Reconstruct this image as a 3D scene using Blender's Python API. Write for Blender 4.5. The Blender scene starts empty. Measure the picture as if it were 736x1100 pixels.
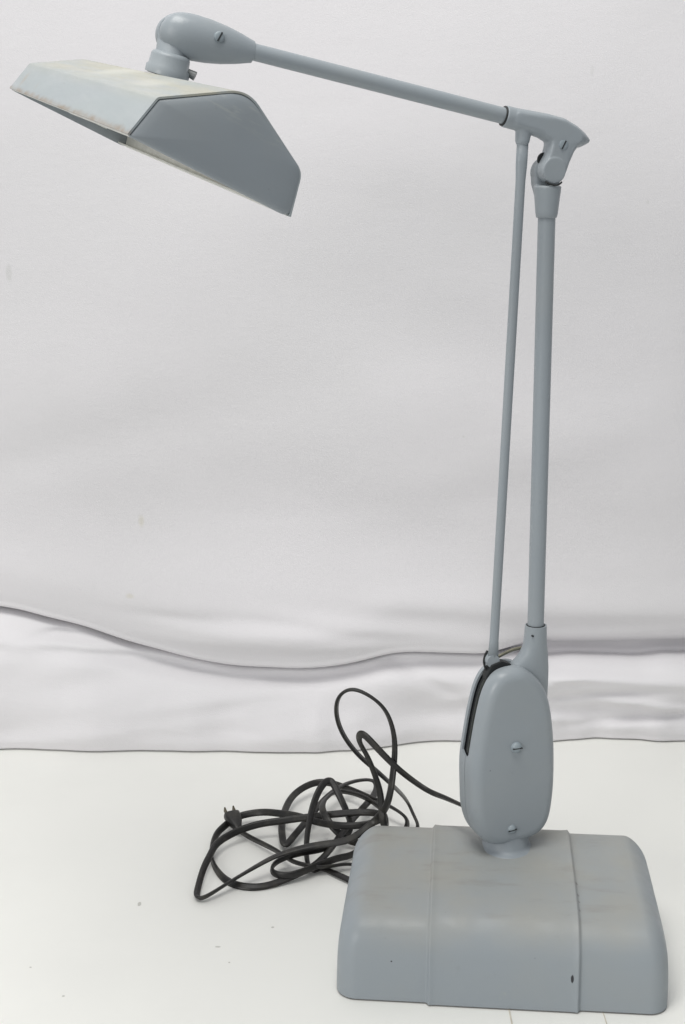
import bpy, bmesh, math, random
from mathutils import Vector, Matrix, noise
S = bpy.context.scene
# ------------------------------------------------------------------ camera
cam = bpy.data.cameras.new('camera'); co = bpy.data.objects.new('camera', cam); S.collection.objects.link(co)
co.location = (0, 0, 0.6977); co.rotation_euler = (math.pi/2 - 0.2314, 0, 0)
cam.sensor_fit = 'VERTICAL'; cam.sensor_height = 24.0; cam.lens = 24.0*1470.9/1100
cam.clip_start = 0.02; cam.clip_end = 50
S.camera = co
# ------------------------------------------------------------------ studio light
w = bpy.data.worlds.new('World'); S.world = w; w.use_nodes = True
w.node_tree.nodes['Background'].inputs[0].default_value = (0.93, 0.965, 1.0, 1)
w.node_tree.nodes['Background'].inputs[1].default_value = 0.33
def area(name, loc, target, size, power, col):
    l = bpy.data.lights.new(name, 'AREA'); l.shape = 'RECTANGLE'; l.size, l.size_y = size; l.energy = power; l.color = col
    o = bpy.data.objects.new(name, l); S.collection.objects.link(o); o.location = loc
    o.rotation_euler = (Vector(target)-Vector(loc)).to_track_quat('-Z', 'Y').to_euler(); return o
area('softbox', (-0.3, 0.62, 2.6), (0.1, 1.15, 0.0), (1.4, 1.0), 39, (1.0, 0.985, 0.95))
area('softbox_front', (-3.3, -3.1, 2.1), (0.1, 1.5, 0.2), (2.4, 2.0), 98, (1.0, 0.975, 0.96))
S.view_settings.view_transform = 'Standard'; S.view_settings.look = 'None'
S.view_settings.exposure = 0.0; S.view_settings.gamma = 1.0
# ------------------------------------------------------------------ material helpers
class NT:
    def __init__(s, name, rough=0.5, spec=0.5, metal=0.0):
        s.m = bpy.data.materials.new(name); s.m.use_nodes = True; s.t = s.m.node_tree
        s.b = s.t.nodes['Principled BSDF']
        s.b.inputs['Roughness'].default_value = rough; s.b.inputs['Metallic'].default_value = metal
        s.b.inputs['Specular IOR Level'].default_value = spec
        s.tc = s.t.nodes.new('ShaderNodeTexCoord').outputs['Object']
    def new(s, k): return s.t.nodes.new(k)
    def L(s, a, b): s.t.links.new(a, b)
    def scale(s, v):
        n = s.new('ShaderNodeMapping'); n.inputs['Scale'].default_value = v; s.L(s.tc, n.inputs[0]); return n.outputs[0]
    def noise(s, sc, det=4, rough=.55, vec=None):
        n = s.new('ShaderNodeTexNoise'); n.inputs['Scale'].default_value = sc; n.inputs['Detail'].default_value = det
        n.inputs['Roughness'].default_value = rough; s.L(vec or s.tc, n.inputs['Vector']); return n.outputs[0]
    def ramp(s, fac, a, b, ca=0.0, cb=1.0):
        n = s.new('ShaderNodeMapRange'); n.interpolation_type = 'SMOOTHSTEP'; s.L(fac, n.inputs[0])
        for i, v in enumerate((a, b, ca, cb)): n.inputs[i+1].default_value = v
        return n.outputs[0]
    def math(s, op, a, b=None):
        n = s.new('ShaderNodeMath'); n.operation = op
        for i, v in enumerate((a, b)):
            if v is None: continue
            if isinstance(v, (int, float)): n.inputs[i].default_value = v
            else: s.L(v, n.inputs[i])
        return n.outputs[0]
    def mix(s, fac, a, b):
        n = s.new('ShaderNodeMix'); n.data_type = 'RGBA'
        if isinstance(fac, (int, float)): n.inputs[0].default_value = fac
        else: s.L(fac, n.inputs[0])
        for i, v in ((6, a), (7, b)):
            if isinstance(v, tuple): n.inputs[i].default_value = (*v, 1)
            else: s.L(v, n.inputs[i])
        return n.outputs[2]
    def axis(s, i):
        n = s.new('ShaderNodeSeparateXYZ'); s.L(s.tc, n.inputs[0]); return n.outputs[i]
    def spot(s, p, r, soft=0.3, wob=0.0, sc=(1, 1, 1)):
        v = s.new('ShaderNodeVectorMath'); v.operation = 'SUBTRACT'; s.L(s.tc, v.inputs[0]); v.inputs[1].default_value = p
        k = s.new('ShaderNodeVectorMath'); k.operation = 'MULTIPLY'; s.L(v.outputs[0], k.inputs[0]); k.inputs[1].default_value = sc
        d = s.new('ShaderNodeVectorMath'); d.operation = 'LENGTH'; s.L(k.outputs[0], d.inputs[0]); o = d.outputs['Value']
        if wob: o = s.math('ADD', o, s.math('MULTIPLY', s.math('SUBTRACT', s.noise(0.6/r, 3), .5), wob*r))
        return s.ramp(o, r*(1-soft), r, 1.0, 0.0)
    def many(s, lst):
        o = None
        for a in lst:
            x = s.spot(*a); o = x if o is None else s.math('MAXIMUM', o, x)
        return o
    def color(s, c):
        if isinstance(c, tuple): s.b.inputs['Base Color'].default_value = (*c, 1)
        else: s.L(c, s.b.inputs['Base Color'])
        return s
    def bump(s, h, strength, dist):
        n = s.new('ShaderNodeBump'); n.inputs['Strength'].default_value = strength; n.inputs['Distance'].default_value = dist
        s.L(h, n.inputs['Height']); s.L(n.outputs[0], s.b.inputs['Normal']); return s
PAINT = (0.300, 0.336, 0.364)
def paint(name, dirt=0.25, rough=0.42, st=None):
    n = NT(name, rough, 0.45)
    tc0 = n.tc
    if st: n.tc = n.scale(st)
    c = n.mix(n.ramp(n.noise(14, 5, .6), .35, .75, 0, dirt), PAINT, (0.335, 0.352, 0.345))
    c = n.mix(n.ramp(n.noise(90, 3, .6), .66, .74, 0, .35*dirt*2), c, (0.24, 0.26, 0.26))
    c = n.mix(n.ramp(n.noise(34, 5, .7), .66, .78, 0, .45), c, (0.40, 0.41, 0.36))
    c = n.mix(n.ramp(n.noise(210, 2, .5), .77, .80, 0, .7), c, (0.12, 0.12, 0.12))
    n.color(c); n.L(n.ramp(n.noise(40, 3), .3, .7, rough-.10, rough+.12), n.b.inputs['Roughness'])
    n.tc = tc0
    n.bump(n.noise(420, 2), .12, .0006); return n
PN = paint('grey_blue_enamel'); PM = PN.m
# base: same enamel with brownish dust on top and a few chips
n = paint('base_enamel', .3, .5)
top = n.ramp(n.math('ADD', n.axis(2), n.math('MULTIPLY', n.noise(18, 4), .03)), .060, .098)
edge = n.math('MULTIPLY', n.ramp(n.math('ABSOLUTE', n.axis(0)), .142, .115), 1.0)
patch = n.ramp(n.noise(16, 6, .65),   .25, .70, .45, .95)
c = n.mix(n.math('MULTIPLY', n.math('MULTIPLY', top, edge), patch), n.b.inputs['Base Color'].links[0].from_socket, (0.345, 0.345, 0.318))
streak = n.noise(9, 5, .6, n.scale((1.2, 5, 3)))
c = n.mix(n.math('MULTIPLY', n.ramp(streak, .53, .68, 0, .34), top), c, (0.24, 0.225, 0.20))
scuff = n.many([((.0655, -.018, .078), .0028, .5, 1.2), ((.0655, -.036, .076), .0034, .5, 1.2), ((.0655, -.045, .074), .0030, .5, 1.2), ((.0655, -.057, .072), .0034, .5, 1.2),
                ((-.0645, -.021, .076), .0032, .6, 1.0), ((-.0645, -.040, .074), .003, .6, 1.0), ((-.0645, -.052, .072), .0028, .6, 1.0)])
c = n.mix(n.math('MULTIPLY', scuff, .85), c, (0.17, 0.16, 0.155))
chip = n.many([((.0592, -.0958, .030), .0030, .3, .5, (1.9, 1, .7)), ((-.128, -.083, .043), .0016, .4, .8), ((-.098, -.092, .036), .0011, .4, .8), ((-.137, -.083, .012), .0015, .4, .8), ((.01, -.095, .008), .001, .4, .8)])
c = n.mix(chip, c, (0.03, 0.03, 0.035)); n.color(c); BASE = n.m
# lamp shade: enamel yellowed along the top, rust along the lower edge; local x across, y along, z up
n = paint('worn_shade_enamel', .3, .40, (1.6, .22, 1.6))
z = n.axis(2); y = n.axis(1); x = n.axis(0)
col = n.b.inputs['Base Color'].links[0].from_socket
pale = n.ramp(n.noise(5, 4, .6, n.scale((7, 1.2, 7))), .25, .70, .45, .85)
c = n.mix(n.math('MULTIPLY', pale, .55), col, (0.45, 0.50, 0.50))
yel = n.math('MULTIPLY', n.ramp(z, .018, .040), n.ramp(n.noise(6, 6, .65, n.scale((8, 1.3, 8))), .32, .62, .3, 1))
c = n.mix(n.math('MULTIPLY', yel, n.ramp(x, .066, .050)), c, (0.43, 0.425, 0.355))
rust = n.math('MULTIPLY', n.ramp(n.math('ADD', z, n.math('MULTIPLY', n.noise(60, 5), .007)), .0085, .0035), n.ramp(n.noise(26, 5, .6), .36, .62, .25, .9))
c = n.mix(n.math('MULTIPLY', n.many([((.036, .03, .05), .05, .9, 1.2, (1.6, .8, 1)), ((.03, -.12, .045), .035, .9, 1.2, (1.6, .6, 1))]), .6), c, (.56, .565, .51))
c = n.mix(n.math('MULTIPLY', rust, n.ramp(x, .05, .03)), c, (0.27, 0.21, 0.15))
c = n.mix(n.many([((.012, .20, .010), .014, .9, .8), ((.01, .13, .006), .010, .9, .8)]), c, (0.36, 0.29, 0.21))
n.color(c); SHADE = n.m
n = paint('shade_end_enamel', .25, .4)
c = n.b.inputs['Base Color'].links[0].from_socket
scr = n.noise(30, 5, .7, n.scale((1, 1, 6)))
c = n.mix(n.math('MULTIPLY', n.ramp(scr, .54, .66, 0, .55), n.ramp(n.axis(2), .03, .045)), c, (0.42, 0.44, 0.42))
c = n.mix(n.many([((.096, -.2395, .009), .0017, .3, .6), ((.034, -.2395, .0405), .0013, .3, .6), ((.0135, -.2395, .0265), .0012, .3, .6)]), c, (0.07, 0.05, 0.045))
n.color(c); n.bump(n.math('ADD', n.noise(9, 2, .4), n.math('MULTIPLY', n.noise(420, 2), .02)), .5, .006); ENDM = n.m
def plain(name, col, rough=.5, metal=0, amt=.12, sc=60):
    n = NT(name, rough, .5, metal)
    d = tuple(v*(1-amt*1.5) for v in col); n.color(n.mix(n.ramp(n.noise(sc, 4), .35, .7), col, d)); n.bump(n.noise(sc*5, 2), .1, .0004); return n.m
BLACK = plain('black_gap_metal', (.012, .014, .015), .6)
STEEL = plain('dull_plated_steel', (.42, .40, .36), .38, 1.0, .3)
BRASSD = plain('dull_brass', (.10, .085, .05), .5, .6)
BRASS = plain('tarnished_bracket_metal', (.30, .29, .22), .5, .5, .3)
WHITE = plain('white_reflector_enamel', (.78, .78, .72), .4, 0, .08)
TUBE = plain('frosted_tube_glass', (.80, .81, .80), .25, 0, .02)
SLOT = plain('dark_screw_slot', (.03, .033, .036), .6)
SCREW = plain('enamelled_screw', (.29, .34, .37), .4)
n = NT('black_cord_rubber', .42, .5)
n.color(n.mix(n.ramp(n.noise(70, 4), .45, .7, 0, .8), (.011, .0105, .010), (.034, .032, .026)))
n.bump(n.noise(500, 2), .2, .0005); CORD_M = n.m
# table
n = NT('white_table_laminate', .36, .4)
c = n.mix(n.ramp(n.noise(5, 6, .6), .38, .7, 0, .5), (.870, .872, .835), (.825, .828, .795))
sp = n.many([((-.2036, 1.2467, 0), .0022, .4, 1, (1, .45, 1)), ((-.0678, 1.2022, 0), .0018, .4, 1), ((-.1181, 1.1669, 0), .0020, .5, 1, (.6, 1.2, 1)), ((-.2874, 1.1319, 0), .0013, .4, 1),
            ((-.2481, 1.0855, 0), .0015, .4, 1), ((-.105, 1.14, 0), .0012, .4, 1)])
c = n.mix(n.math('MULTIPLY', sp, .55), c, (.30, .29, .25))
tiny = n.ramp(n.noise(130, 2, .5), .79, .83, 0, .5); c = n.mix(tiny, c, (.5, .48, .42))
n.color(c); n.L(n.ramp(n.noise(9, 5), .3, .7, .30, .5), n.b.inputs['Roughness']); n.bump(n.noise(30, 3), .1, .0008); TABLE = n.m
# cloth
n = NT('white_cotton_sheet', .85, .15)
c = n.mix(n.ramp(n.noise(2.2, 4), .35, .7), (.742, .729, .748), (.706, .698, .712))
sp = n.many([((-.2548, 1.68, .2885), .007, .9, .8, (1.3, .1, .7)), ((-.2698, 1.68, .1947), .006, .9, .8, (.7, .1, 1.2))])
c = n.mix(n.math('MULTIPLY', sp, .35), c, (.55, .52, .38))
sp = n.many([((.3677, 1.68, .683), .0035, .8, 1, (1, .1, 1)), ((.2948, 1.68, .8331), .0045, .9, 1, (1, .1, .5)), ((-.404, 1.68, .60), .010, .5, .7, (2.2, .1, .7)), ((.15, 1.68, .40), .003, .9, 1, (1, .1, 1)), ((-.36, 1.68, .80), .003, .9, 1, (1, .1, 1))])
c = n.mix(n.math('MULTIPLY', sp, .22), c, (.42, .44, .40))
n.color(c)
wv = n.math('ADD', n.noise(900, 2), n.math('MULTIPLY', n.noise(14, 5, .6, n.scale((1, 1, 2.2))), 2.2))
n.bump(wv, .22, .0020)
n.b.inputs['Sheen Weight'].default_value = .15
CLOTH = n.m
n = NT('white_sheet_brightened', .55, .3)  # smoother, lighter copy of the sheet; the strip's extra brightness is painted in
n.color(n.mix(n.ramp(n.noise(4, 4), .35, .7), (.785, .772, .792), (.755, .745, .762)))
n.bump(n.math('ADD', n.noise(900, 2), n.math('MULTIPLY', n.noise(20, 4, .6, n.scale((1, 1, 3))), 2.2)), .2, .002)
BRIGHT_STRIP = n.m

# ------------------------------------------------------------------ geometry helpers
def link(name, bm, mat, parent=None, M=None, smooth=True):
    me = bpy.data.meshes.new(name); bmesh.ops.recalc_face_normals(bm, faces=bm.faces[:]); bm.to_mesh(me); bm.free()
    for p in me.polygons: p.use_smooth = smooth
    me.materials.append(mat)
    o = bpy.data.objects.new(name, me); S.collection.objects.link(o)
    if parent is not None: o.parent = parent
    if M is not None: o.matrix_basis = M
    return o
def autosmooth(o, deg=35):
    md = o.modifiers.new('edge', 'EDGE_SPLIT'); md.split_angle = math.radians(deg); return o
def bevel(o, wd, seg=3, deg=40):
    md = o.modifiers.new('bevel', 'BEVEL'); md.width = wd; md.segments = seg; md.limit_method = 'ANGLE'; md.angle_limit = math.radians(deg); return o
def remesh(o, vox=.0008, it=8):
    md = o.modifiers.new('remesh', 'REMESH'); md.mode = 'VOXEL'; md.voxel_size = vox; md.use_smooth_shade = True
    sm = o.modifiers.new('smooth', 'SMOOTH'); sm.iterations = it; sm.factor = .6; return o
def rings(bm, R_, closed=True, cap=True):
    vs = [[bm.verts.new(p) for p in r] for r in R_]
    k = len(vs[0])
    for a, b in zip(vs, vs[1:]):
        for i in range(k if closed else k-1):
            j = (i+1) % k; bm.faces.new((a[i], a[j], b[j], b[i]))
    if cap: bm.faces.new(vs[0][::-1]); bm.faces.new(vs[-1])
    return vs
def frame_for(d, up=Vector((0, 0, 1))):
    d = d.normalized(); a = up.cross(d)
    if a.length < 1e-3: a = Vector((1, 0, 0)).cross(d)
    a.normalize(); return a, d.cross(a).normalized()
def lathe(bm, p0, d, prof, seg=40, flat=1.0):
    """prof: list of (distance along d, radius)"""
    p0 = Vector(p0); d = Vector(d).normalized(); a, b = frame_for(d, Vector((0, 1, 0)))
    rings(bm, [[p0+d*t+(a*math.cos(2*math.pi*i/seg)+b*math.sin(2*math.pi*i/seg)*flat)*max(r, 1e-5) for i in range(seg)] for t, r in prof])
def cyl(bm, p0, p1, r0, r1=None, seg=40):
    p0, p1 = Vector(p0), Vector(p1); lathe(bm, p0, p1-p0, [(0, r0), ((p1-p0).length, r0 if r1 is None else r1)], seg)
def prism(bm, pts, y0, y1):
    rings(bm, [[Vector((x, y0, z)) for x, z in pts], [Vector((x, y1, z)) for x, z in pts]])
def catmull(P, k=8, closed=False):
    n_ = len(P); out = []
    for i in range(n_ if closed else n_-1):
        if closed: a, b, c, d = P[(i-1) % n_], P[i], P[(i+1) % n_], P[(i+2) % n_]
        else: a, b, c, d = P[max(i-1, 0)], P[i], P[i+1], P[min(i+2, n_-1)]
        for j in range(k):
            t = j/k
            out.append(tuple(.5*((2*b[q])+(-a[q]+c[q])*t+(2*a[q]-5*b[q]+4*c[q]-d[q])*t*t+(-a[q]+3*b[q]-3*c[q]+d[q])*t**3) for q in range(len(b))))
    if not closed: out.append(tuple(P[-1]))
    return out
def tag(o, **k):
    for a, b in k.items(): o[a] = b
    return o

# ------------------------------------------------------------------ table and backdrop cloth
bm = bmesh.new()
vs = [bm.verts.new(p) for p in ((-1.6, .55, 0), (1.6, .55, 0), (1.6, 2.1, 0), (-1.6, 2.1, 0))]; bm.faces.new(vs)
vl = [bm.verts.new((v.co.x, v.co.y, -.03)) for v in vs]
bm.faces.new(vl[::-1])
for i in range(4): j = (i+1) % 4; bm.faces.new((vs[j], vs[i], vl[i], vl[j]))
tb = link('table', bm, TABLE, smooth=False)
tag(tb, label='white table top with a faint seam that the lamp stands on', category='table')
SEAM = plain('seam_grime', (.68, .64, .55), .7)
for xs, w_ in ((.1455, .0007), (.2268, .0005)):
    bm = bmesh.new(); v = [bm.verts.new(p) for p in ((xs-w_, .56, .0006), (xs+w_, .56, .0006), (xs+w_, 1.12, .0006), (xs-w_, 1.12, .0006))]; bm.faces.new(v)
    link('seam', bm, SEAM, tb, smooth=False)

FOLD = [(-1.7, .23), (-.75, .212), (-.55, .204), (-.426, .1862), (-.358, .168), (-.254, .1362), (-.19, .122), (-.138, .1141), (-.044, .1129), (.002, .1178), (.072, .1338), (.177, .1313), (.271, .124), (.36, .125), (.45, .127), (.7, .15), (1.7, .14)]
FOLD = [(x, z-(.012 if x < .15 else .0135 if x < .2 else .018)) for x, z in FOLD]
CONT = [(-1.7, 1.64), (-.437, 1.6301), (-.294, 1.6271), (-.163, 1.6242), (-.033, 1.6183), (.002, 1.6271), (.099, 1.6542), (.147, 1.6573), (.28, 1.6573), (.342, 1.6665), (.444, 1.6603), (1.7, 1.66)]
def interp(T, x):
    for (a, b), (c, d) in zip(T, T[1:]):
        if x <= c:
            t = (x-a)/(c-a); t = t*t*(3-2*t)*.4+t*.6; return b+(d-b)*t
    return T[-1][1]
def sst(a, b, x):
    t = min(max((x-a)/(b-a), 0), 1); return t*t*(3-2*t)
bm = bmesh.new(); NX = 620; cols = []
for i in range(NX+1):
    x = -1.6+3.2*i/NX
    zf = sum(interp(FOLD, x+dx) for dx in (-.02, -.01, 0, .01, .02))/5; yc = interp(CONT, x)+.006*noise.noise(Vector((x*11, 1, 9)))+.004*noise.noise(Vector((x*30, 1, 9)))*(1 if x > .2 else .3)
    sharp = 1-sst(.17, .27, x)             # crisp overhang on the left, a softer crease on the right
    ov = .003+.006*noise.noise(Vector((x*4, 3, 0)))
    left = 1-sst(-.36, -.14, x)
    ov = ov*sharp+.004+.016*left
    # puff of the hanging part just above its fold
    puff = .020*math.exp(-((x-.0)/.22)**2)+.010+.007*noise.noise(Vector((x*6, 0, 7)))
    # the hanging part bellies out, then tucks back into the crease; the strip below rolls forward out of it
    soft = 1-sharp
    puff *= 1-.75*left
    PA = [(1.70, 2.2), (1.70, 1.4), (1.695, .7), (1.69, zf+.26), (1.686-puff*.1, zf+.17), (1.680-puff*.5, zf+.10), (1.676-puff, zf+.058),
         (1.676-puff, zf+.032), (1.678-puff, zf+.013), (1.682-puff, zf+.003), (1.690-puff*.5+ov, zf-.002), (1.700+ov, zf-.001),
         (1.688-puff*.5, zf-.005), (1.676-puff*.3, zf-.016), (1.650, zf*.72), (yc+.004, zf*.42), (yc-.002, .022), (yc-.001, .008), (yc+.003, .0015), (yc+.02, .0008), (yc+.07, .0008)]
    wz = .004*noise.noise(Vector((x*9, 8, 2)))+.003*noise.noise(Vector((x*25, 8, 2)))
    PB_ = [(1.70, 2.2), (1.70, 1.4), (1.695, .7), (1.69, zf+.26), (1.688, zf+.17), (1.685-puff*.3, zf+.11), (1.682-puff*.6, zf+.070),
         (1.684-puff*.6, zf+.046), (1.690-puff*.3, zf+.030), (1.703, zf+.019), (1.718, zf+.010), (1.724, zf-.004+wz),
         (1.695, zf-.002+wz), (1.668, zf-.010+wz), (1.650, zf*.70), (yc+.006, zf*.40), (yc-.001, .022), (yc, .008), (yc+.003, .0015), (yc+.02, .0008), (yc+.07, .0008)]
    P = [(p[0]*sharp+q[0]*(1-sharp), p[1]*sharp+q[1]*(1-sharp)) for p, q in zip(PA, PB_)]; low = []
    pts = catmull(P+low, 9)
    col = []
    for yy, zz in pts:
        f = 1.0
        n1 = noise.noise(Vector((x*1.6, 1.3, zz*1.1)))*.030*sst(0.12, .5, zz)
        # broad diagonal drapes and shallow wrinkles
        dgl = noise.noise(Vector((x*2.4+zz*2.0, 4.7, zz*4.2-x*1.1)))*.012*sst(zf, zf+.12, zz)
        n3 = noise.noise(Vector((x*7+zz*5, 9.1, zz*10)))*.0026*sst(zf+.01, zf+.06, zz)
        lowm = (1-sst(zf-.02, zf, zz))*sst(.004, .03, zz)
        r1 = 1-abs(noise.noise(Vector((x*6.5+zz*9, 2.2, zz*26+x*3))))*2
        n4 = (noise.noise(Vector((x*9, 5.5, zz*30-x*4)))*.007+max(r1, 0)**4*.004*noise.noise(Vector((x*3, 0, 1))))*lowm
        # hand-placed pinches in the bunched strip
        g = 0
        for (cx, cz, sx, sz, am, sl) in ((-.40, .135, .10, .007, .010, -.10), (-.30, .115, .12, .006, -.007, -.18), (.33, .065, .09, .007, -.010, .05), (.40, .050, .08, .006, .009, -.12), (.22, .075, .08, .008, .008, .2), (.30, .09, .10, .006, .009, -.06), (.38, .03, .07, .006, -.008, .1), (.26, .035, .05, .006, .006, -.1), (-.36, .145, .06, .005, -.006, .15), (-.12, .07, .14, .009, .004, .12), (.10, .09, .07, .010, -.005, -.5)):
            dz = zz-cz-sl*(x-cx); g += am*math.exp(-((x-cx)/sx)**2-(dz/sz)**2)
        g *= sst(.004, .03, zz)*(1-sst(zf-.012, zf-.002, zz))
        # long soft dents in the hanging part above the fold
        h = 0
        for (cx, cz, sx, sz, am, sl) in ((.12, .165, .20, .016, -.007, -.06), (-.05, .150, .14, .012, .006, .02), (-.19, .165, .07, .008, -.005, -.10), (-.06, .158, .11, .009, -.006, -.12), (-.08, .135, .12, .010, .005, -.02), (.33, .15, .12, .012, -.006, .03), (-.2, .42, .30, .03, -.004, .25), (.05, .55, .35, .03, -.003, -.3), (.30, .40, .20, .03, .004, .3)):
            dz = zz-cz-sl*(x-cx); h += am*math.exp(-((x-cx)/sx)**2-(dz/sz)**2)
        h *= sst(zf+.004, zf+.03, zz)
        col.append(bm.verts.new((x, yy-n1-dgl-n3-n4-g-h, zz)))
    cols.append(col)
for a, b in zip(cols, cols[1:]):
    for j in range(len(a)-1): bm.faces.new((a[j], b[j], b[j+1], a[j+1]))
nrow = len(cols[0]); cl = link('backdrop_cloth', bm, CLOTH); cl.data.materials.append(BRIGHT_STRIP)
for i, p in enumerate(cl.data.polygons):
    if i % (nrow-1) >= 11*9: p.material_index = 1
tag(cl, label='white wrinkled cloth hanging behind the lamp and folded onto the table', category='cloth')

# ------------------------------------------------------------------ lamp
BC = Vector((.1497, 1.1634, 0))
lamp = bpy.data.objects.new('desk_lamp', None); S.collection.objects.link(lamp); lamp.location = BC; lamp.empty_display_size = .05
tag(lamp, label='grey-blue metal articulated desk lamp with a wide fluorescent shade on a heavy base', category='lamp')
Ti = Matrix.Translation(-BC)
# base: pressed steel shell, rounded, with a raised central band
def base_section(x_in, off, hd):
    yf, yb, H = -.0965, .0985, .0790
    P = [(yf, 0), (yf+.0005, .006), (yf+.003, .030), (yf+.0065, .048), (yf+.011, .058), (yf+.019, .0660), (yf+.031, .0712), (yf+.055, .0760), (yf+.095, .0800), (.030, .0828), (.056, .0842), (.070, .0838), (.080, .0800), (.087, .072), (.092, .058), (.096, .030), (yb, 0)]
    pts = catmull(P, 6); out = []
    cy = 0.0
    for y, z in pts:
        f = min(z/.04, 1.0)
        s = (y-cy)/.097
        y2 = y-math.copysign(min(abs(s), 1)**.8*x_in, s) if abs(s) > 1e-6 else y
        z2 = z-hd*(min(z/H, 1.0))**1.5
        # band offset along an approximate normal
        nz = sst(.045, .072, z); ny = 1-nz
        out.append((y2+math.copysign(ny*off, s)*(1 if z > 0 else 1), z2+nz*off))
    return out
bm = bmesh.new(); secs = []
W = .1475; r = .019
xs = []
for k in range(13):
    th = math.pi/2*k/12; xs.append((-W+r*(1-math.sin(th)) if False else -(W-r+r*math.cos(th)), r*(1-math.sin(th))))
xs = sorted(xs)                                        # from the outer left end inwards
band = .0655
mids = [-.115, -.105, -.095, -.085, -.076, -.071]+[-band-.0035+.0007*i for i in range(9)]+[-.058, -.05, -.04, -.03, -.02, -.01, 0]
def boff(x):
    a = abs(x); t = 1-sst(band-.0016, band+.0020, a)
    ridge = math.exp(-((a-band+.0008)/.0016)**2)*.0009
    return .0030*t+ridge
allx = [(x, i) for x, i in xs]+[(x, 0) for x in mids]
allx = allx+[(-x if x > -.08 else -x-(-x-.08)*.05, i) for x, i in allx[::-1] if x != 0]
for x, ins in allx:
    # ends lean in a little towards the top
    pts = base_section(ins, boff(x), ins*1.05)
    secs.append([Vector((x-math.copysign(.0095*(z/.08)**3.5*sst(.09, W, abs(x)), x) if abs(x) > .08 else x, y, z)) for y, z in pts])
rings(bm, secs, closed=False, cap=False)
bm.verts.ensure_lookup_table(); nn = len(secs[0])
for s0 in (0, len(secs)-1):
    vs = [bm.verts[s0*nn+i] for i in range(nn)]
    bm.faces.new(vs)
MB = Matrix.Translation((-.0008, 0, .0016)) @ Matrix.Rotation(-.0902, 4, 'Z')
base = link('base', bm, BASE, lamp, MB)
autosmooth(base, 50)
# dark felt foot under the shell
bm = bmesh.new()
v = [(-.136, -.090), (.136, -.090), (.136, .090), (-.136, .090)]
rings(bm, [[Vector((x, y, -.0014)) for x, y in v], [Vector((x, y, .003)) for x, y in v]])
link('felt_pad', bm, plain('dark_felt', (.03, .03, .03), .9), base, smooth=False)

# arm frame: local x along the arms (negative = towards the shade), y away from the camera, z up
A = Ti @ Matrix.Translation((.158, 1.205, 0)) @ Matrix.Rotation(math.radians(18), 4, 'Z')
def mm(p): return Vector((p[0]/1000, p[1]/1000, p[2]/1000))
# pivot neck on base
bm = bmesh.new(); lathe(bm, (-.001, 0, .0832), (0, 0, 1), [(0, .0305), (.0022, .0295), (.0036, .027), (.0045, .0235), (.007, .0215), (.020, .0205)], 56)
neck = link('swivel_neck', bm, PM, lamp, A); autosmooth(neck, 60)
# housing shells
OUT = [(6, 268), (21.6, 254), (31, 235), (36.5, 206), (39, 173), (38.7, 140), (34.5, 114), (22, 100.5), (0, 96), (-21, 96.5), (-36, 107), (-43.5, 127), (-45.5, 152), (-46, 178), (-43.5, 200), (-38.5, 230), (-32.5, 252), (-23, 265.5), (-9, 270)]
OL = catmull(OUT, 10, closed=True)
def offs(poly, d):
    n_ = len(poly); out = []
    for i in range(n_):
        a, b = poly[i-1], poly[(i+1) % n_]; t = Vector((b[0]-a[0], b[1]-a[1])).normalized()
        out.append((poly[i][0]-d*(-t.y)*-1, poly[i][1]-d*(t.x)*-1) if False else (poly[i][0]+t.y*d, poly[i][1]-t.x*d))
    return out
def inset(poly, d):       # clockwise outline: inward offset
    A_ = sum(poly[i-1][0]*poly[i][1]-poly[i][0]*poly[i-1][1] for i in range(len(poly)))
    return offs(poly, d if A_ < 0 else -d)
def shell(bm, side, vface, r, slot):
    R_ = []
    def seam(p):
        x, z = p
        inslot = sst(183.5, 185.5, z)*(1-sst(-6, 8, x))*slot
        return .4+inslot*(6.0 if side < 0 else 8.5)
    sm = [seam(p) for p in OL]
    ip = inset(OL, 2.0); R_.append([(p[0], side*sm[i], p[1]) for i, p in enumerate(ip)])
    R_.append([(p[0], side*sm[i], p[1]) for i, p in enumerate(OL)])
    for k in range(0, 11):
        th = math.pi/2*k/10; ins = r*(1-math.cos(th)); v = vface-r+r*math.sin(th)
        ip = inset(OL, ins*1.0)
        R_.append([(p[0], side*max(v, sm[i]+.3), p[1]) for i, p in enumerate(ip)])
    cx, cz = -3, 183
    for k in (.75, .5, .25):
        ip = [((p[0]-cx)*k+cx, (p[1]-cz)*k+cz) for p in inset(OL, r)]
        R_.append([(p[0], side*(vface+.9*(1-k*k)), p[1]) for p in ip])
    rings(bm, [[mm(p) for p in rr] for rr in R_], cap=False)
    bm.verts.ensure_lookup_table(); m_ = len(OL); c_ = bm.verts.new(mm((cx, side*(vface+.9), cz)))
    last = bm.verts[len(bm.verts)-1-m_:len(bm.verts)-1]
    for i in range(m_): bm.faces.new((last[i], last[(i+1) % m_], c_))
hs = bpy.data.objects.new('spring_housing', None); S.collection.objects.link(hs); hs.parent = lamp; hs.matrix_basis = A
for side, vf in ((-1, 22), (1, 22)):
    bm = bmesh.new(); shell(bm, side, vf, 11, 1)
    autosmooth(link('housing_shell', bm, PM, hs), 55)
bm = bmesh.new(); ip = inset(OL, 3.0); prism(bm, [(p[0]/1000, p[1]/1000) for p in ip], -.0062, .0075)
link('inner_plate', bm, BLACK, hs, smooth=False)
bm = bmesh.new(); ip = [p for p in inset(OL, 1.4)]
sl = [p for p in ip if p[1] > 186 and p[0] < -24]
rings(bm, [[mm((p[0]+dx, yv, p[1])) for dx, yv in ((0, -1.6), (0, 1.2), (2, 1.2), (2, -1.6))] for p in sl])
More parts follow.
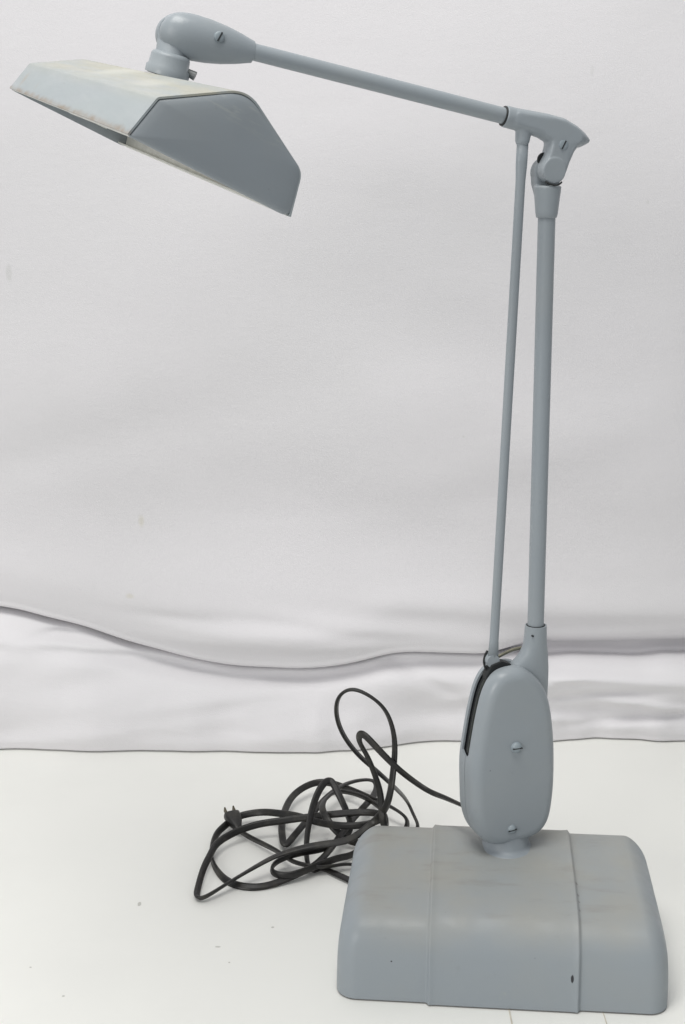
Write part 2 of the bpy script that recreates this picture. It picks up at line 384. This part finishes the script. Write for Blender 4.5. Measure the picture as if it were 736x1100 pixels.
link('spring_lever', bm, plain('dark_blued_steel', (.05, .055, .05), .4, .6), hs)
def screw(p, d, r, parent, ang=20, dome=.0018, mat=None, slot=True, thick=.0006):
    bm = bmesh.new(); d = Vector(d)
    lathe(bm, p, d, [(-.002, r), (dome*.35, r), (dome*.75, r*.85), (dome, r*.45), (dome*1.02, 0)], 28)
    o = autosmooth(link('screw', bm, mat or SCREW, parent), 50)
    if slot:
        bm = bmesh.new(); a, b = frame_for(d, Vector((0, 0, 1)))
        t = a*math.cos(math.radians(ang))+b*math.sin(math.radians(ang)); s_ = d.cross(t).normalized()
        c0 = Vector(p)+d*(dome*1.0)
        rings(bm, [[c0+t*(k*r*.92)+s_*(q*thick)+d*e for q, e in ((-1, -.001), (1, -.001), (1, .00022), (-1, .00022))] for k in (-1, 1)])
        link('screw_slot', bm, SLOT, o, smooth=False)
    return o
screw((-.005, -.0228, .196), (0, -1, 0), .0052, hs, 0, .0042, thick=.0005)
screw((-.0065, -.0200, .1135), (0, -1, 0), .0046, hs, 8, .0050, thick=.0005)

# lower arm
PB = Vector((.0222, 0, .300)); PT = Vector((.0195, 0, .680))
bm = bmesh.new(); cyl(bm, PB, PT, .0076, seg=48)
la = autosmooth(link('lower_arm', bm, PM, lamp, A))
# arm socket casting on top of the housing
bm = bmesh.new(); seg = 40; R_ = []
for z, l, rr, hv in ((.228, -26, 36.0, 10), (.242, -22, 36.2, 10), (.255, -15, 36.2, 10), (.263, -8.5, 36, 10), (.269, -1.5, 35.4, 9.8), (.274, 4.0, 34.9, 9.6), (.279, 8.2, 34.4, 9.6), (.286, 10.6, 33.8, 9.8), (.294, 11.6, 33.0, 9.9), (.3045, 12.3, 32.4, 9.9)):
    c, h_ = (l+rr)/2, (rr-l)/2
    ring = []
    for i in range(seg):
        t = 2*math.pi*i/seg; e = 1.0 if h_ < 13 else .75
        cx_, sx_ = math.cos(t), math.sin(t)
        ring.append(Vector(((c+h_*math.copysign(abs(cx_)**1.0, cx_))/1000, hv/1000*math.copysign(abs(sx_)**e, sx_), z)))
    R_.append(ring)
rings(bm, R_)
sk = autosmooth(link('arm_socket', bm, PM, lamp, A), 50); bevel(sk, .0007, 2, 50)
bm = bmesh.new(); lathe(bm, PB+Vector((0, 0, .0040)), (0, 0, 1), [(0, .0088), (.0008, .0088), (.0010, .0078)], 40); link('socket_shadow_gap', bm, BLACK, sk); 
screw((.0155, -.0088, .297), (0, -1, 0), .0009, sk, slot=False, dome=.0004, mat=BLACK)
# control rod
bm = bmesh.new(); RB = Vector((-.0205, -.001, .279)); RT = Vector((-.0058, -.001, .735))
N = 30; d_ = (RT-RB); a, b = frame_for(d_, Vector((0, 1, 0)))
R_ = []
for k in range(N+1):
    t = k/N; wv_ = .0043 if .03 < t < .965 else .0052
    wv_ *= 1.0+.0*t; R_.append([RB+d_*t+a*(wv_*math.cos(2*math.pi*i/16))+b*(.0036*math.sin(2*math.pi*i/16)) for i in range(16)])
rings(bm, R_)
rod = link('control_rod', bm, PM, lamp, A)
bm = bmesh.new(); cyl(bm, (-.0215, -.0045, .275), (-.0215, .004, .275), .0062, seg=28); autosmooth(link('rod_eye', bm, PM, rod))
bm = bmesh.new()   # bent wire clip and bracket behind the rod foot
path = catmull([(-.017, .010, .271), (-.006, .010, .2755), (.004, .010, .279), (.014, .010, .280)], 6)
def sweep(bm, path, prof, up=Vector((0, 0, 1))):
    P = [Vector(p) for p in path]; R_ = []
    t0 = (P[1]-P[0]).normalized(); a, b = frame_for(t0, up)
    for i, p in enumerate(P):
        t = (P[min(i+1, len(P)-1)]-P[max(i-1, 0)]).normalized()
        a = (a-t*a.dot(t)).normalized(); b = t.cross(a)
        R_.append([p+a*u+b*v for u, v in prof])
    rings(bm, R_); return R_
circ = lambda r, k=14: [(r*math.cos(2*math.pi*i/k), r*math.sin(2*math.pi*i/k)) for i in range(k)]
sweep(bm, path, circ(.0016)); link('return_bracket', bm, BRASS, hs)
bm = bmesh.new(); path = catmull([(-.0240, .004, .2830), (-.0268, .003, .2790), (-.0282, .002, .2730), (-.0265, .0, .266), (-.022, -.002, .262)], 6)
sweep(bm, path, circ(.0011)); link('spring_clip', bm, BLACK, hs)
bm = bmesh.new(); prism(bm, [(-.028, .250), (-.002, .262), (-.004, .271), (-.014, .275), (-.024, .272), (-.029, .262)], -.0060, .0040); bevel(link('spring_end', bm, BLACK, hs, smooth=False), .001)

# elbow casting
bm = bmesh.new()
ax = Vector((.215, 0, -.0448)).normalized()
def chain(bm, C_, lo, hi, steps=9, fat=(1.0, 1.0)):
    for s_, ((x0, z0, r0), (x1, z1, r1)) in enumerate(zip(C_, C_[1:])):
        for k in range(steps+1):
            t = k/steps; x, z, r_ = x0+(x1-x0)*t, z0+(z1-z0)*t, r0+(r1-r0)*t
            lim = min(hi, r_)
            R_ = []
            for q in range(13):
                ph = math.pi*(q+.02)/12.04-math.pi/2; rr = r_*math.cos(ph); y = (fat[0]+(fat[1]-fat[0])*(s_+t)/(len(C_)-1))*r_*math.sin(ph)
                y = max(lo, min(hi, y))
                R_.append([Vector(((x+rr*math.cos(2*math.pi*i/36))/1000, y/1000, (z+rr*math.sin(2*math.pi*i/36))/1000)) for i in range(36)])
            rings(bm, R_)
cyl(bm, (-.0233, 0, .7577), (.010, 0, .7507), .0090, .0094)
chain(bm, [(-12, 755.4, 9.1), (0, 753.2, 9.6), (14, 750.0, 10.8), (27, 745.2, 12.7), (38, 741.6, 11.0), (47, 740, 7.2), (55.5, 738.6, 2.4)], -9.4, 9.4, 12, (1.15, 1.15))
chain(bm, [(27, 743.5, 11.4), (27.8, 734, 10.8), (25.0, 723, 10.4), (21.0, 713.6, 11.7)], -9.4, 9.0, 9, (1.3, 1.9))
chain(bm, [(41, 740.5, 8.4), (35.5, 733, 7.6), (31.0, 722, 7.0), (27, 715, 8)], -9.0, 8.5, 12, (1.25, 1.6))
cyl(bm, (.0207, -.0103, .7132), (.0207, .009, .7132), .0108)
chain(bm, [(-4.6, 748, 7.2), (-5.6, 738.6, 6.3)], -7.6, 7.6, 5)
el = remesh(link('elbow_joint', bm, PM, lamp, A), .0006, 12)
screw((.0285, -.0095, .7345), (0, -1, 0), .0042, el, 62, .0008, thick=.0006)
bm = bmesh.new(); lathe(bm, Vector((-.0236, 0, .7578)), -ax, [(-.0004, .0083), (.0006, .0083), (.0008, .0068)], 40); link('sleeve_gap', bm, BLACK, el)
# lower fork / collar
bm = bmesh.new()
lathe(bm, (.0193, 0, .6735), (.0022, 0, 1), [(0, .0088), (.004, .0097), (.015, .0108), (.024, .0117), (.0265, .0119), (.0275, .0100)], 40)
cyl(bm, (.0205, .0015, .712), (.0205, .0125, .712), .0125)
prism(bm, [(.0135, .688), (.031, .692), (.0330, .712), (.0085, .712), (.0085, .703)], .0015, .0115)
col_ = remesh(link('arm_collar', bm, PM, lamp, A), .0007, 6)
bm = bmesh.new(); cyl(bm, (.0160, .0012, .7225), (.0160, .0030, .7225), .0060); autosmooth(link('friction_washer', bm, BLACK, col_))
bm = bmesh.new(); a0 = 200
arc = [(.0205+.0117*math.cos(math.radians(t)), -math.sqrt(.0119**2-(.0118*math.cos(math.radians(t)))**2)-.0002, .7132+.0120*math.sin(math.radians(t))) for t in range(228, 309, 4)]
sweep(bm, arc, circ(.0008, 8)); link('joint_gap', bm, BLACK, col_)
# upper arm
U0 = Vector((-.2420, 0, .8034)); U1 = Vector((-.0240, 0, .7580))
bm = bmesh.new(); cyl(bm, U0, U1, .0066, .0068, seg=48); autosmooth(link('upper_arm', bm, PM, lamp, A))
# head joint: bullet shaped casting
bm = bmesh.new(); d_ = Vector((.0575, 0, -.0112)); hd = d_.normalized()
HC = Vector((-.2972, 0, .8138))
lathe(bm, HC, hd, [(-.0169, .0008), (-.0160, .0052), (-.0130, .0107), (-.008, .0147), (-.002, .0166), (.004, .0172), (.010, .0172), (.022, .0164), (.034, .0146), (.046, .0118), (.0555, .0090), (.0580, .0083), (.0585, .0070)], 56, .82)
hj = autosmooth(link('head_joint', bm, PM, lamp, A), 50)
screw((-.2700, -.0134, .8118), (.12, -1, .05), .0042, hj, 58, .0014, thick=.0006)
# rear knuckle and swivel stem
SW = Vector((-.3100, 0, .7975)); sax = Vector((.22, -.16, .96)).normalized()
SB = Vector((-.3085, 0, .7865))
bm = bmesh.new(); 
lathe(bm, (-.2990, .003, .8142), (0, 1, 0), [(0, .0160), (.010, .0160), (.013, .0148), (.015, .011)], 44)
cyl(bm, SB+sax*.006, Vector((-.3020, .006, .8100)), .0115, .0125)
kn = remesh(link('head_knuckle', bm, PM, lamp, A), .0007, 6)
bm = bmesh.new(); lathe(bm, SB, sax, [(-.003, .0172), (.0022, .0172), (.0036, .0158), (.0110, .0152), (.0130, .0142), (.0140, .0120), (.0142, .0085)], 48)
sc_ = autosmooth(link('swivel_collar', bm, PM, lamp, A), 50)
bm = bmesh.new(); lathe(bm, SB-sax*.0020, sax, [(-.0016, .0152), (.0002, .0163), (.0010, .0162), (.0014, .014)], 48); link('lock_washer', bm, STEEL, sc_)
bm = bmesh.new(); cyl(bm, SB+Vector((.013, -.003, .0005)), SB+Vector((.0205, -.0055, -.0035)), .0026, .0036, 20); autosmooth(link('thumb_screw', bm, plain('grey_zinc', (.22, .23, .23), .5, .4), sc_))

# ------------------------------------------------------------------ shade (local: x across, y along, near end = -y, z away from the opening)
o_ = Vector((-.2168, 1.0822, .7591)); xv = Vector((.8216, .3799, -.4250)).normalized(); yv = Vector((-.3644, .9234, .1210)).normalized(); zv = xv.cross(yv).normalized(); yv = zv.cross(xv)
MH = Ti @ Matrix(((xv.x, yv.x, zv.x, o_.x), (xv.y, yv.y, zv.y, o_.y), (xv.z, yv.z, zv.z, o_.z), (0, 0, 0, 1)))
Lh = .4708/2
def rounded(P, R_, k=7):
    out = []
    for i, p in enumerate(P):
        r_ = R_[i]; p = Vector(p); a, b = Vector(P[i-1]), Vector(P[(i+1) % len(P)])
        if r_ == 0: out.append(p); continue
        u, v = (a-p).normalized(), (b-p).normalized(); half = math.acos(max(-1, min(1, u.dot(v))))/2
        tl = min(r_/math.tan(half), (a-p).length*.45, (b-p).length*.45)
        for j in range(k+1):
            t = j/k; out.append((p+u*tl)*(1-t)**2+p*2*t*(1-t)+(p+v*tl)*t*t)
    return out
OP = [(0, 0), (.0076, .0279), (.0572, .0581), (.1128, .0287), (.1187, 0)]
openo = rounded([(-.0, 0), (.0022, .0080), (.0076, .0279), (.0572, .0581), (.1128, .0287), (.1187, 0)], [0, 0, .004, .022, .012, 0])
th = .0013
def inner(P, d):
    out = []
    for i, p in enumerate(P):
        a = P[max(i-1, 0)]; b = P[min(i+1, len(P)-1)]; t = (b-a).normalized(); out.append(p+Vector((t.y, -t.x))*d)
    return out
inn = inner(openo, th)
bm = bmesh.new(); loop = openo+inn[::-1]
ys = [-Lh, -Lh+.002]+[-Lh+.4708*i/12 for i in range(1, 12)]+[Lh-.002, Lh]
rings(bm, [[Vector((p.x, y, p.y)) for p in loop] for y in ys])
sh = link('lamp_shade', bm, SHADE, lamp, MH); autosmooth(sh, 40)
# end caps, set in behind the rim on the left and top
capo = rounded([(.0010, -.0010), (.0084, .0268), (.0572, .0570), (.1136, .0291), (.1196, -.0010)], [.002, .004, .024, .014, .007], 10)
for sgn in (-1, 1):
    bm = bmesh.new(); cen = Vector((.060, .024)); R_ = []
    for k, dy in ((1.0, -.0030), (1.0, -.0004), (.992, .0008), (.975, .0016), (.94, .0024), (.85, .0033), (.70, .0041), (.5, .0047), (.3, .0050), (.1, .0051)):
        R_.append([Vector((cen.x+(p.x-cen.x)*k, sgn*(Lh-.0018+dy), cen.y+(p.y-cen.y)*k)) for p in capo])
    rings(bm, R_); e = autosmooth(link('end_cap', bm, ENDM, sh), 60)
# inward lips along the opening
bm = bmesh.new()
for (y0, y1, wd) in ((-Lh+.004, -.012, .0105), (-.012, .055, .0035), (.055, Lh-.004, .0045)):
    q = [(.0008, -.0004), (wd, -.0004), (wd, .0009), (.0008, .0009)]
    rings(bm, [[Vector((x, y, z)) for x, z in q] for y in (y0+.0003, y1-.0003)])
link('edge_lip', bm, WHITE, sh, smooth=False)
bm = bmesh.new()
q = [(.1085, -.0004), (.1178, -.0004), (.1178, .0009), (.1085, .0009)]
rings(bm, [[Vector((x, y, z)) for x, z in q] for y in (-Lh+.004, Lh-.004)])
link('edge_lip', bm, WHITE, sh, smooth=False)
# white reflector inside and two tubes with sockets
bm = bmesh.new(); rf = inner(openo[:], th+.0006); rf2 = inner(openo[:], th+.0014); lp = rf+rf2[::-1]
rings(bm, [[Vector((p.x, y, p.y)) for p in lp] for y in (-Lh+.006, Lh-.006)])
link('reflector', bm, WHITE, sh, smooth=False)
for tx in (.040, .082):
    bm = bmesh.new(); lathe(bm, (tx, -Lh+.022, .0195), (0, 1, 0), [(0, .010), (.002, .0122), (.424, .0122), (.426, .010)], 28)
    t_ = autosmooth(link('fluorescent_tube', bm, TUBE, sh), 40)
    for ye in (-Lh+.006, Lh-.0215):
        bm = bmesh.new(); prism(bm, [(tx-.008, .006), (tx+.008, .006), (tx+.009, .030), (tx-.009, .030)], ye, ye+.0145)
        link('tube_socket', bm, WHITE, t_, smooth=False)

# ------------------------------------------------------------------ cord
CORD =  [[0.118, 1.215, 0.1212], [0.1002, 1.24, 0.1182], [0.0851, 1.26, 0.1158], [0.0613, 1.27, 0.1307], [0.0409, 1.275, 0.15], [0.026, 1.28, 0.1638], [0.0187, 1.285, 0.1667], [0.0169, 1.29, 0.1576], [0.0236, 1.295, 0.1414], [0.0304, 1.3, 0.123], [0.0383, 1.305, 0.0981], [0.0398, 1.305, 0.0784], [0.0437, 1.3, 0.0559], [0.0577, 1.3676, 0.006], [0.0699, 1.3892, 0.004], [0.0831, 1.3889, 0.012], [0.0796, 1.4022, 0.02], [0.0718, 1.4155, 0.035], [0.0505, 1.325, 0.0952], [0.0318, 1.32, 0.1141], [0.0163, 1.315, 0.1302], [0.001, 1.31, 0.1543], [-0.0066, 1.305, 0.1786], [-0.0047, 1.3, 0.1996], [0.0084, 1.295, 0.2104], [0.026, 1.29, 0.2064], [0.0437, 1.285, 0.1919], [0.0525, 1.28, 0.1643], [0.0512, 1.275, 0.134], [0.0461, 1.265, 0.1055], [0.0379, 1.3195, 0.06], [0.0214, 1.3136, 0.046], [0.0029, 1.3104, 0.036], [-0.0312, 1.3138, 0.03], [-0.0649, 1.3059, 0.024], [-0.0884, 1.292, 0.017], [-0.1166, 1.2699, 0.01], [-0.1368, 1.2525, 0.005], [-0.1454, 1.2543, 0.003], [-0.1475, 1.2656, 0.004], [-0.1458, 1.3029, 0.007], [-0.1402, 1.3299, 0.01], [-0.1345, 1.3557, 0.012], [-0.1159, 1.3761, 0.015], [-0.0941, 1.3857, 0.018], [-0.0698, 1.3907, 0.02], [-0.041, 1.3917, 0.024], [0.001, 1.3884, 0.03], [0.0326, 1.3824, 0.034], [0.0453, 1.3669, 0.036], [0.0281, 1.3572, 0.032], [0.001, 1.3618, 0.028], [-0.0275, 1.3803, 0.024], [-0.0495, 1.3981, 0.022], [-0.0707, 1.4113, 0.019], [-0.0909, 1.4264, 0.014], [-0.1154, 1.4229, 0.01], [-0.1296, 1.4038, 0.008], [-0.1393, 1.3852, 0.006], [-0.1417, 1.3552, 0.0035], [-0.1369, 1.3247, 0.003], [-0.1245, 1.2945, 0.003], [-0.1088, 1.2789, 0.003], [-0.0876, 1.2751, 0.003], [-0.0652, 1.2848, 0.004], [-0.0362, 1.3012, 0.009], [-0.0177, 1.3242, 0.014], [-0.002, 1.3634, 0.018], [0.0177, 1.4139, 0.02], [0.039, 1.4761, 0.016], [0.0364, 1.5053, 0.018], [0.0066, 1.4904, 0.02], [-0.0192, 1.45, 0.02], [-0.0345, 1.4191, 0.013], [-0.0511, 1.3812, 0.008], [-0.0614, 1.3589, 0.006], [-0.0661, 1.3746, 0.008], [-0.0687, 1.4112, 0.01], [-0.0607, 1.4654, 0.012], [-0.0409, 1.4936, 0.015], [-0.0198, 1.5018, 0.016], [0.0065, 1.4794, 0.018], [0.0351, 1.4483, 0.02], [0.0596, 1.421, 0.02], [0.0729, 1.4118, 0.012], [0.0702, 1.3965, 0.006], [0.0614, 1.3826, 0.004], [0.0325, 1.3715, 0.004], [0.0061, 1.364, 0.01], [-0.0162, 1.3743, 0.028], [-0.0237, 1.4034, 0.034], [-0.0064, 1.4458, 0.03], [0.0232, 1.4378, 0.028], [0.0458, 1.4145, 0.022], [0.0493, 1.3916, 0.014], [0.0345, 1.3726, 0.009], [0.0119, 1.3418, 0.006], [-0.0059, 1.3275, 0.008], [-0.0271, 1.3034, 0.011], [-0.0518, 1.2873, 0.009], [-0.0694, 1.2931, 0.008], [-0.0732, 1.3053, 0.01], [-0.0636, 1.3179, 0.013], [-0.042, 1.3168, 0.02], [-0.0178, 1.3329, 0.016], [0.0041, 1.375, 0.01], [0.0092, 1.3839, 0.02], [0.001, 1.3954, 0.04], [-0.0072, 1.4102, 0.052], [-0.0135, 1.4186, 0.056], [-0.0217, 1.411, 0.055], [-0.0297, 1.3949, 0.045], [-0.0364, 1.3702, 0.03], [-0.0387, 1.3404, 0.018], [-0.0373, 1.3213, 0.008], [-0.0321, 1.3066, 0.004], [-0.0225, 1.3166, 0.003], [-0.0029, 1.2986, 0.004], [0.0163, 1.2829, 0.004], [0.0262, 1.3005, 0.003], [0.0118, 1.319, 0.006], [-0.0175, 1.3071, 0.008], [-0.0311, 1.3053, 0.01], [-0.0528, 1.3163, 0.01], [-0.0676, 1.3401, 0.008], [-0.0874, 1.3643, 0.006], [-0.1022, 1.3808, 0.006], [-0.1156, 1.3967, 0.007]]
pts = catmull([tuple(p) for p in CORD], 7)
def smoothp(P, k):
    for _ in range(k): P = [P[0]]+[tuple((P[i-1][q]+2*P[i][q]+P[i+1][q])/4 for q in range(3)) for i in range(1, len(P)-1)]+[P[-1]]
    return P
pts = smoothp(pts, 8)
pts = [tuple(p[q]+.0016*noise.noise(Vector((i*.055, q*7.3, 1))) for q in range(3)) for i, p in enumerate(pts)]
pts = [Vector((p[0], p[1], max(p[2], .0030)))-BC for p in pts]
prof = []
for i in range(20):
    t = 2*math.pi*i/20; u = math.cos(t)*.0040; v = math.sin(t)*.0020
    v *= .80+.20*min(1, abs(u)/.0020)
    prof.append((u, v))
bm = bmesh.new(); P = pts; a, b = frame_for((P[1]-P[0]).normalized()); R_ = []
Ltot = 0
for i, p in enumerate(P):
    t = (P[min(i+1, len(P)-1)]-P[max(i-1, 0)]).normalized()
    if i: Ltot += (P[i]-P[i-1]).length
    a = (a-t*a.dot(t)).normalized(); b_ = t.cross(a)
    ang = 1.1*math.sin(Ltot*5.0+.6)+.5*math.sin(Ltot*13)
    u_ = a*math.cos(ang)+b_*math.sin(ang); v_ = t.cross(u_)
    R_.append([p+u_*x+v_*y for x, y in prof])
rings(bm, R_)
cord = link('power_cord', bm, CORD_M, lamp)
p0 = Vector((-.1156, 1.3967, .0085))-BC; d_ = Vector((-.0130, .030, .010))
bm = bmesh.new(); a, b = frame_for(d_); dn = d_.normalized()
rings(bm, [[p0+dn*t+a*(w1*math.copysign(abs(math.cos(q))**.6, math.cos(q)))+b*(h1*math.copysign(abs(math.sin(q))**.6, math.sin(q))) for q in [2*math.pi*i/20 for i in range(20)]] for t, w1, h1 in ((-.004, .0035, .0025), (.002, .0048, .0042), (.009, .0075, .0055), (.017, .0090, .0060), (.023, .0092, .0060), (.0245, .0085, .0050))])
pl = link('plug', bm, CORD_M, cord); bevel(pl, .0006)
bm = bmesh.new()
for s in (-1, 1):
    c0 = p0+dn*.0235+a*(s*.0050)
    rings(bm, [[c0+dn*t+a*(x*.0007)+b*(y*.0030) for x, y in ((-1, -1), (1, -1), (1, 1), (-1, 1))] for t in (0, .010)])
link('plug_prongs', bm, BRASSD, cord, smooth=False)
